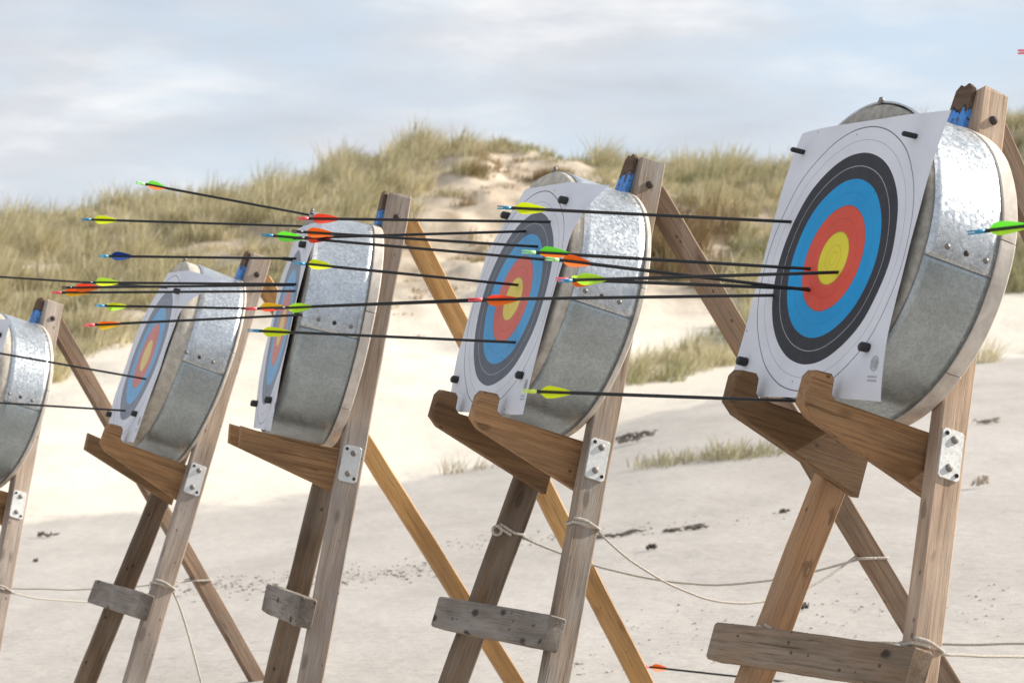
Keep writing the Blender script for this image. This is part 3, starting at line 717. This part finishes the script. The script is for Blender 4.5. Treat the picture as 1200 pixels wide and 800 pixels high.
    for row_ in range(2):
        x0 = cu-.015
        for i in range(6):
            wl = .0032; e.add([flat(x0, cv-.03-row_*.008), flat(x0+wl, cv-.03-row_*.008), flat(x0+wl, cv-.0265-row_*.008), flat(x0, cv-.0265-row_*.008)], [(0, 1, 2, 3)]); x0 += .0052
    e.build('emblem', pp, [M['emblem']])
    return root, bend

FRM = {}
SPEC = {
 1: (dict(r=M['leg_pink'], l=M['leg_brown'], br=M['bracket'], bl=M['bracket_shaded'], rear=M['rear_brown'], step=M['step']), ('finger', 'finger'),
     'largest nearest wooden stand on the right with pinkish legs and long spotted rail'),
 2: (dict(r=M['leg_grey'], l=M['leg_dark'], br=M['bracket'], bl=M['bracket_shaded'], rear=M['rear_brown'], step=M['step_grey']), ('finger', 'finger'),
     'grey weathered wooden stand second from the right with cord knotted round both legs'),
 3: (dict(r=M['leg_pale'], l=M['leg_dark'], br=M['bracket'], bl=M['bracket'], rear=M['pine'], step=M['step_grey'], tilt=-.01, rearlabel='orange varnished rear leg'), ('blunt', 'blunt'),
     'central wooden stand with blunt bracket under the almost edge-on target'),
 4: (dict(r=M['leg_pale'], l=M['leg_dark'], br=M['bracket'], bl=M['bracket_shaded'], rear=M['pine'], step=M['step_grey'], rearlabel='orange varnished rear leg'), ('finger', 'blunt'),
     'wooden stand second from the left with pale leg and grey rail'),
 5: (dict(r=M['leg_pale'], l=M['leg_dark'], br=M['bracket'], bl=M['bracket_shaded'], rear=M['rear_brown'], step=M['step_grey']), ('finger', 'finger'),
     'farthest wooden stand at the left edge cut off by the frame'),
}
TSPEC = {
 1: (0.0, [(-1, 1, .015), (1, -1, .02), (1, 1, .01)], 'largest nearest archery target with bright blue red and yellow face', [(-.262, .262, .03), (.215, .262, .03), (-.268, -.235, .022), (.245, -.205, .018)]),
 2: (.42, [(-1, 1, .24), (1, 1, .06), (-1, -1, .02)], 'faded archery target second from the right, many arrows in its face', [(-.235, .245, .022), (.20, .262, .02), (-.262, -.225, .016), (.235, -.212, .016)]),
 3: (.95, [(-1, 1, .10), (1, 1, .02), (-1, -1, .03)], 'pale faded archery target in the middle seen almost edge-on', [(-.10, .215, .03), (.16, .25, .018), (-.20, -.24, .018), (.17, -.225, .018)]),
 4: (.9, [(-1, 1, .14), (1, 1, .13), (-1, -1, .03)], 'faded archery target second from the left with its sheet folded over the rim', [(.18, .235, .018), (-.26, -.225, .016), (.2, -.215, .016)]),
 5: (.6, [(-1, 1, .05)], 'farthest archery target at the left edge showing only its metal rim', [(-.25, .25, .018), (.25, .25, .018)]),
}
BEND = {}
for k in (1, 2, 3, 4, 5):
    FRM[k], _ = make_stand(k, *SPEC[k])
    fade_sky, curl, lab, pins = TSPEC[k]
    _, BEND[k] = make_target(FRM[k], k, fade_sky, curl, lab, pins)

# ------------------------------------------------------------------ arrows
_vm = {}
def vane_mesh(col):
    if col in _vm: return _vm[col]
    # parabolic vane in the local x (towards the point) / z plane, 67 mm long, tapering to its front
    n = 16; top = []; 
    for i in range(n+1):
        t = i/n; h = .0112*min(1, (t/.16)**.7)*(1-max(0, (t-.22)/.78)**1.7) if t < 1 else 0
        top.append((t*.072, max(h, .0002)))
    mb = MB()
    for sgn in (1, -1):
        mb.add([(x, sgn*.0004, .003) for x, h in top]+[(x, sgn*.0003, .0035+h) for x, h in top], [((i, i+1, n+2+i, n+1+i) if sgn < 0 else (i, n+1+i, n+2+i, i+1)) for i in range(n)])
    e = [(x, s_*.0003, .0035+h) for x, h in top for s_ in (1, -1)]
    mb.add(e, [(2*i, 2*i+1, 2*i+3, 2*i+2) for i in range(n)])
    o = mb.build('vane', None, [VM[col]]); me = o.data; bpy.data.objects.remove(o); _vm[col] = me; return me
_nm = {}
def nock_mesh(col):
    if col in _nm: return _nm[col]
    mb = MB(); X = Vector((1, 0, 0)); Y = Vector((0, 1, 0)); Z = Vector((0, 0, 1))
    mb.lathe([(0.014, .0003), (.014, .0030), (.020, .0042), (.030, .0042), (.030, .0003)], Vector((0, 0, 0)), X, Y, Z, 12, close=False)
    for s_ in (1, -1): mb.bar((.0, 0, s_*.0025), (.016, 0, s_*.0022), (0, 1, 0), .0062, .0030, ch=.0005, nseg=2, jit=0)
    o = mb.build('nock', None, [NM[col]]); me = o.data; bpy.data.objects.remove(o); _nm[col] = me; return me
def arrow(p_nock, p_end, embed, nock, vanes, roll, label):
    d = (p_end-p_nock); vis = d.length; d.normalize(); L_ = vis+embed
    root = empty('arrow', p_nock)
    q = d.to_track_quat('X', 'Z'); root.rotation_mode = 'QUATERNION'; root.rotation_quaternion = q
    tag(root, label, 'arrow', 'carbon arrows shot at the targets')
    mb = MB(); mb.lathe([(.024, .0003), (.024, .0037), (L_-.02, .0037), (L_-.018, .0040), (L_-.012, .0038), (L_, .0006)], Vector((0, 0, 0)), Vector((1, 0, 0)), Vector((0, 1, 0)), Vector((0, 0, 1)), 12, close=False)
    mb.build('shaft', root, [M['shaft']])
    link('nock', nock_mesh(nock), root)
    for i, c in enumerate(vanes):
        o = link('vane', vane_mesh(c), root); o.location = (.040, 0, 0); o.rotation_euler = (roll+i*2*math.pi/3, 0, 0)
    return vis
def face_hit(k, px, py):
    f = FRM[k]; o = Vector((0, 0, EYE)); r = (at(px, py, 10)-o).normalized()
    t = (f.C-o).dot(f.a)/r.dot(f.a); p = o+r*t
    for _ in range(3):
        l = p-f.C; u, v = l.dot(f.x), l.dot(f.L)
        w = BEND[k](u, v) if max(abs(u), abs(v)) < .33 else 0
        t = (f.C+f.a*w-o).dot(f.a)/r.dot(f.a); p = o+r*t
    return p
def shot(k, nock_px, hit_px, nock, vanes, roll, label, embed=.07, az=None, length=None):
    f = FRM[k]; e = face_hit(k, *hit_px)
    n = -f.y.copy()
    if nock_px is None: raise ValueError
    m = (nock_px[0]-600)/F      # plan: x = m*y (along the sight line)
    best = None
    want = length or .70
    # points on the sight line of the nock; pick the one giving the wanted visible length, on the archers' side
    for i in range(-90, 91):
        y = e.y+i*.01; p = at(nock_px[0], nock_px[1], y); dv = p-e; c = dv.normalized().dot(n)
        cost = abs(dv.length-want)*3+(1-c)*2.0
        if best is None or cost < best[0]: best = (cost, p, dv.length, c)
    vis = arrow(best[1], e, embed, nock, vanes, roll, label)
    print('ARROW', k, hit_px, 'len %.2f' % best[2], 'cos %.2f' % best[3])
Y, G, O, RD, GO, LI, BL = 'yellow', 'green', 'orange', 'red', 'gold', 'lime', 'blue'
near_t = 'nearest large target'
shot(1, (583, 243), (927, 260), 'cyan', (Y, Y, Y), .5, 'yellow-vaned arrow with cyan nock, topmost in the nearest large target')
shot(1, (612, 295), (949, 315), 'green', (G, O, G), .2, 'green and orange vaned arrow, pale green nock, in red ring of nearest target')
shot(1, (640, 303), (949, 340), 'green', (O, O, GO), .4, 'orange and gold vaned arrow sloping down into red ring of the nearest target')
shot(1, (655, 329), (982, 319), 'cyan', (LI, LI, LI), .3, 'lime-vaned arrow stuck in the yellow centre of the nearest target')
shot(1, (652, 327), (947, 338.5), 'pink', (O, O, LI), 1.2, 'orange-vaned arrow with pink nock just below the lime one, stuck in the nearest target')
shot(1, (549, 351), (906, 346), 'pink', (RD, O, RD), .9, 'red-orange vaned arrow whose vanes cross the centre of the second target from right')
shot(1, (613, 458), (942, 470), 'yellow', (Y, Y, Y), .6, 'lowest yellow-vaned arrow, passing under the nearest face above its brackets', embed=.05)
shot(2, (348, 256), (645, 260), 'pink', (RD, RD, GO), .5, 'red and gold vaned arrow with pink nock, topmost in the second target from the right')
shot(2, (342, 271), (630, 289), 'dark', (O, O, O), .6, 'orange-vaned arrow at the upper blue ring of the second target from right')
shot(2, (344, 279), (616, 271), 'dark', (O, RD, O), 1.3, 'orange and red vaned arrow rising to upper black ring of second target from right')
shot(2, (306, 275), (637, 304), 'cyan', (G, G, Y), .5, 'green and yellow vaned arrow, cyan nock, in right half of second target from right')
shot(2, (345, 308), (607, 334), 'cyan', (Y, Y, Y), .4, 'yellow-vaned arrow stuck just above the centre of second target from right')
shot(2, (322, 361), (578, 350), 'dark', (LI, LI, LI), .8, 'lime-vaned arrow rising to the centre of second target behind red-orange vanes')
shot(2, (288, 362), (570, 352), 'pink', (GO, RD, GO), .1, 'gold and red vaned arrow beside lime one, stuck in second target from right')
shot(2, (290, 387), (604, 401), 'cyan', (Y, Y, LI), .7, 'yellow-vaned arrow with cyan nock, lowest in the second target from right')
shot(3, (160, 214), (358, 251), 'green', (G, O, G), .4, 'green and orange vaned arrow sloping down over the top edge of the middle target', embed=.30)
shot(3, (95, 257), (350, 265), 'cyan', (Y, Y, Y), .5, 'yellow-vaned arrow with cyan nock stuck at the top of the middle edge-on target')
shot(3, (116, 300), (347, 303), 'cyan', (BL, BL, BL), .5, 'dark blue vaned arrow stuck in the middle edge-on target')
shot(3, (97, 331), (347, 333), 'dark', (LI, Y, LI), .2, 'lime and yellow vaned arrow partly behind red vanes, stuck in the middle target')
shot(3, (72, 337), (345, 334), 'dark', (RD, O, RD), .7, 'red-vaned arrow between a lime and an orange one, stuck in the middle target')
shot(3, (60, 343), (346, 341), 'pink', (O, GO, O), .3, 'orange and gold vaned arrow with pink nock, leftmost nock of those in the middle target')
shot(3, (112, 358), (326, 362), 'cyan', (Y, LI, Y), .9, 'yellow-vaned arrow with cyan nock at left edge of the middle target')
shot(3, (99, 381), (350, 369), 'pink', (O, GO, O), 1.0, 'orange-vaned arrow with pink nock, lowest in the middle target and rising')
def wide_shot(k, hit_px, slope, label, L_=.70):
    hx, hy = hit_px; e = face_hit(k, hx, hy); px = hx-240
    shot(k, (px, hy-240*slope), hit_px, 'cyan', (Y, Y, Y), .5, label)
wide_shot(4, (196, 337), .064, 'black arrow shaft from left edge, highest in second target from the left')
wide_shot(4, (171, 444), .176, 'black arrow shaft sloping steeply from left edge to second target from the left')
wide_shot(4, (147, 481), .062, 'black arrow shaft from left edge, lowest in second target from the left')
# arrow that missed: stuck in the sand between the two nearest stands
gyd = ground_at(913, 798, 8); e = at(913, 797.5, gyd)
arrow(at(752, 780, gyd-.35), e, .06, 'pink', (O, O, GO), .5, 'missed orange and gold vaned arrow stuck low in the sand below the targets')

# the two arrows whose tails enter the picture on the right stand in one more target beyond its edge
STANDS[6] = (1.62, 5.05, .30, -63.0, 16.0, 30.0)
FRM[6], _ = make_stand(6, SPEC[1][0], ('finger', 'finger'), 'wooden stand beyond the right edge of the picture')
_, BEND[6] = make_target(FRM[6], 6, .2, [(-1, 1, .02)], 'archery target beyond the right edge of the picture', [(-.26, .26, .02), (.25, .26, .02)])
def side_shot(px, py, u, v, nock, vanes, roll, label):
    f = FRM[6]; e = f.g(u, v, .003)+f.base; best = None
    for i in range(-120, 121):
        p = at(px, py, e.y+i*.01); c = (p-e).normalized().dot(-f.y); cost = abs((p-e).length-.70)*3+(1-c)*2
        if best is None or cost < best[0]: best = (cost, p, (p-e).length, c)
    arrow(best[1], e, .07, nock, vanes, roll, label); print('SIDE', best[2:])
side_shot(1134, 273, -.06, .03, 'cyan', (G, LI, G), .3, 'green-vaned arrow at right edge before the metal rim of the nearest target')
side_shot(1193, 61, .16, .26, 'pink', (O, O, O), .5, 'pink arrow nock at the upper right edge against the sky')

# ------------------------------------------------------------------ ropes
def sagline(a, b, sag, n=26):
    return [a.lerp(b, i/n)-Vector((0, 0, 4*sag*(i/n)*(1-i/n)))+noise.noise_vector(a.lerp(b, i/n)*9)*.004 for i in range(n+1)]
def loop(f, sd, v, r=.0048, turns=1.15):
    cx = sd*legx(v); pts = []; hw, hd = LEGW/2+r, LEGD/2+r; n = int(44*turns)
    for i in range(n+1):
        a = 2*math.pi*i/44; c, s = math.cos(a), math.sin(a); k = 1/max(abs(c), abs(s))**.86
        pts.append(f.g(cx+c*k*hw*.97, v+.010*i/44+.006*math.sin(a*2+sd), FR-LEGD/2+s*k*hd*.97)+f.base)
    return pts
def rear_pt(f, z):
    p0 = f.g(0, .373, FR-LEGD-.028)+f.base; d = math.sin(f.rear)*f.y-math.cos(f.rear)*f.z
    t = (p0.z-z)/-d.z; return p0+d*t
def stand_rope(k, vl, vr, zrear, sl, sr, label, tail=None):
    f = FRM[k]; b0 = f.base; mb = MB(); r = .0040
    for sd, v, sg in ((-1, vl, sl), (1, vr, sr)):
        lp = loop(f, sd, v); mb.tube([p-b0 for p in lp], r)
        a = f.g(sd*legx(v), v, FR-LEGD-.006)+f.base; e = rear_pt(f, zrear+(.012 if sd > 0 else 0))-f.y*.036
        mb.tube([p-b0 for p in sagline(a, e, sg)], r*.85)
    # wraps round the rear leg
    for w in range(1):
        c = rear_pt(f, zrear+w*.012); pts = []
        for i in range(41):
            a = 2*math.pi*i/40; cc, ss = math.cos(a), math.sin(a); kk = 1/max(abs(cc), abs(ss))**.86
            pts.append(c+f.x*cc*kk*.027+f.y*ss*kk*.040-b0)
        mb.tube(pts, r)
    if tail:   # knot and loose end in front of the left leg
        p = f.g(-legx(vl)+.028, vl-.004, FR+.008)+f.base
        mb.tube([p-b0+Vector((math.cos(t)*.012, math.sin(t*1.5)*.008, math.sin(t)*.012)) for t in np.linspace(0, 9, 40)], r)
    o = mb.build('rope', None, [M['rope']]); o.location = b0; tag(o, label, 'rope', 'cords tied between the legs of the stands')
stand_rope(2, -.585, -.540, .52, .10, .16, 'pale cord sagging between the legs of the second stand from the right', True)
stand_rope(1, -.80, -.775, .44, .02, .03, 'pale cord round the right leg of the nearest stand above its spotted rail')
f4 = FRM[4]; mb = MB(); b4 = f4.base
mb.tube([p-b4 for p in loop(f4, 1, -.745)], .0046)
p4 = f4.g(legx(-.75), -.75, FR-LEGD-.004)+b4; pts4 = []
for i in range(26):
    q = p4+f4.y*(.22*(i/25)**.8)+f4.x*.05*(i/25)-f4.z*(.9*i/25); zg = tz(q.x, q.y)+.004
    if q.z < zg: q.z = zg
    pts4.append(q-b4)
mb.tube(pts4, .0038); o = mb.build('rope', None, [M['rope']]); o.location = b4
tag(o, 'slack cord looped round the pale leg of the second stand from the left', 'rope', 'cords tied between the legs of the stands')
stand_rope(5, -.70, -.70, .17, .03, .06, 'thin taut cord running from the left edge to the farthest rear leg')

# ------------------------------------------------------------------ sky and light
SUN_EL, SUN_AZ = R(27), math.atan2(.37, .93)     # from the right and a little behind the targets
w = bpy.data.worlds.new('World'); SC.world = w; w.use_nodes = True; nt = w.node_tree; L = nt.links
bg = nt.nodes['Background']; bg.inputs['Strength'].default_value = .076
sky = nd(nt, 'ShaderNodeTexSky', sky_type='NISHITA'); sky.sun_disc = False; sky.sun_elevation = SUN_EL; sky.sun_rotation = math.pi/2-SUN_AZ
sky.dust_density = 1.0; sky.air_density = 1.0; sky.ozone_density = 1.5
tc = nd(nt, 'ShaderNodeTexCoord')
def wn(scale, det, loc, sc=(1, 1, 3.2), rough=.55):
    mp = nd(nt, 'ShaderNodeMapping'); mp.inputs['Scale'].default_value = sc; mp.inputs['Location'].default_value = loc; L.new(tc.outputs['Generated'], mp.inputs['Vector'])
    n = nd(nt, 'ShaderNodeTexNoise'); n.inputs['Scale'].default_value = scale; n.inputs['Detail'].default_value = det; n.inputs['Roughness'].default_value = rough
    L.new(mp.outputs['Vector'], n.inputs['Vector']); return n.outputs['Fac']
cov = wn(5.5, 7, (1.3, .2, .4)); shade = wn(7.5, 6, (4.1, 2.2, .9), (1, 1, 4.0)); 
cr = ramp(nt, [(.36, (.0, .0, .0)), (.54, (1, 1, 1))]); L.new(cov, cr.inputs['Fac'])
sr = ramp(nt, [(.36, (5.7, 5.9, 6.4)), (.52, (6.9, 7.1, 7.5)), (.66, (9.6, 9.5, 9.4))]); L.new(shade, sr.inputs['Fac'])
blue = mixc(nt, .7, sky.outputs['Color'], (6.6, 7.8, 9.4))
skyc = mixc(nt, mathn(nt, 'ADD', mathn(nt, 'MULTIPLY', cr.outputs['Color'], .85), .08), blue, sr.outputs['Color'])
L.new(skyc, bg.inputs['Color'])
sl = bpy.data.lights.new('sun', 'SUN'); sl.energy = 5.0; sl.angle = R(.6); sl.color = (1, .93, .82)
so = bpy.data.objects.new('sun', sl); COL.objects.link(so)
sd = Vector((math.cos(SUN_AZ)*math.cos(SUN_EL), math.sin(SUN_AZ)*math.cos(SUN_EL), math.sin(SUN_EL)))
so.rotation_euler = sd.to_track_quat('Z', 'Y').to_euler(); so.location = (20, 8, 14)
vs_ = SC.view_settings; vs_.view_transform = 'Standard'; vs_.look = 'None'; vs_.gamma = 1; vs_.exposure = .52; vs_.use_curve_mapping = False
SC.display_settings.display_device = 'sRGB'
SC.cycles.max_bounces = 6
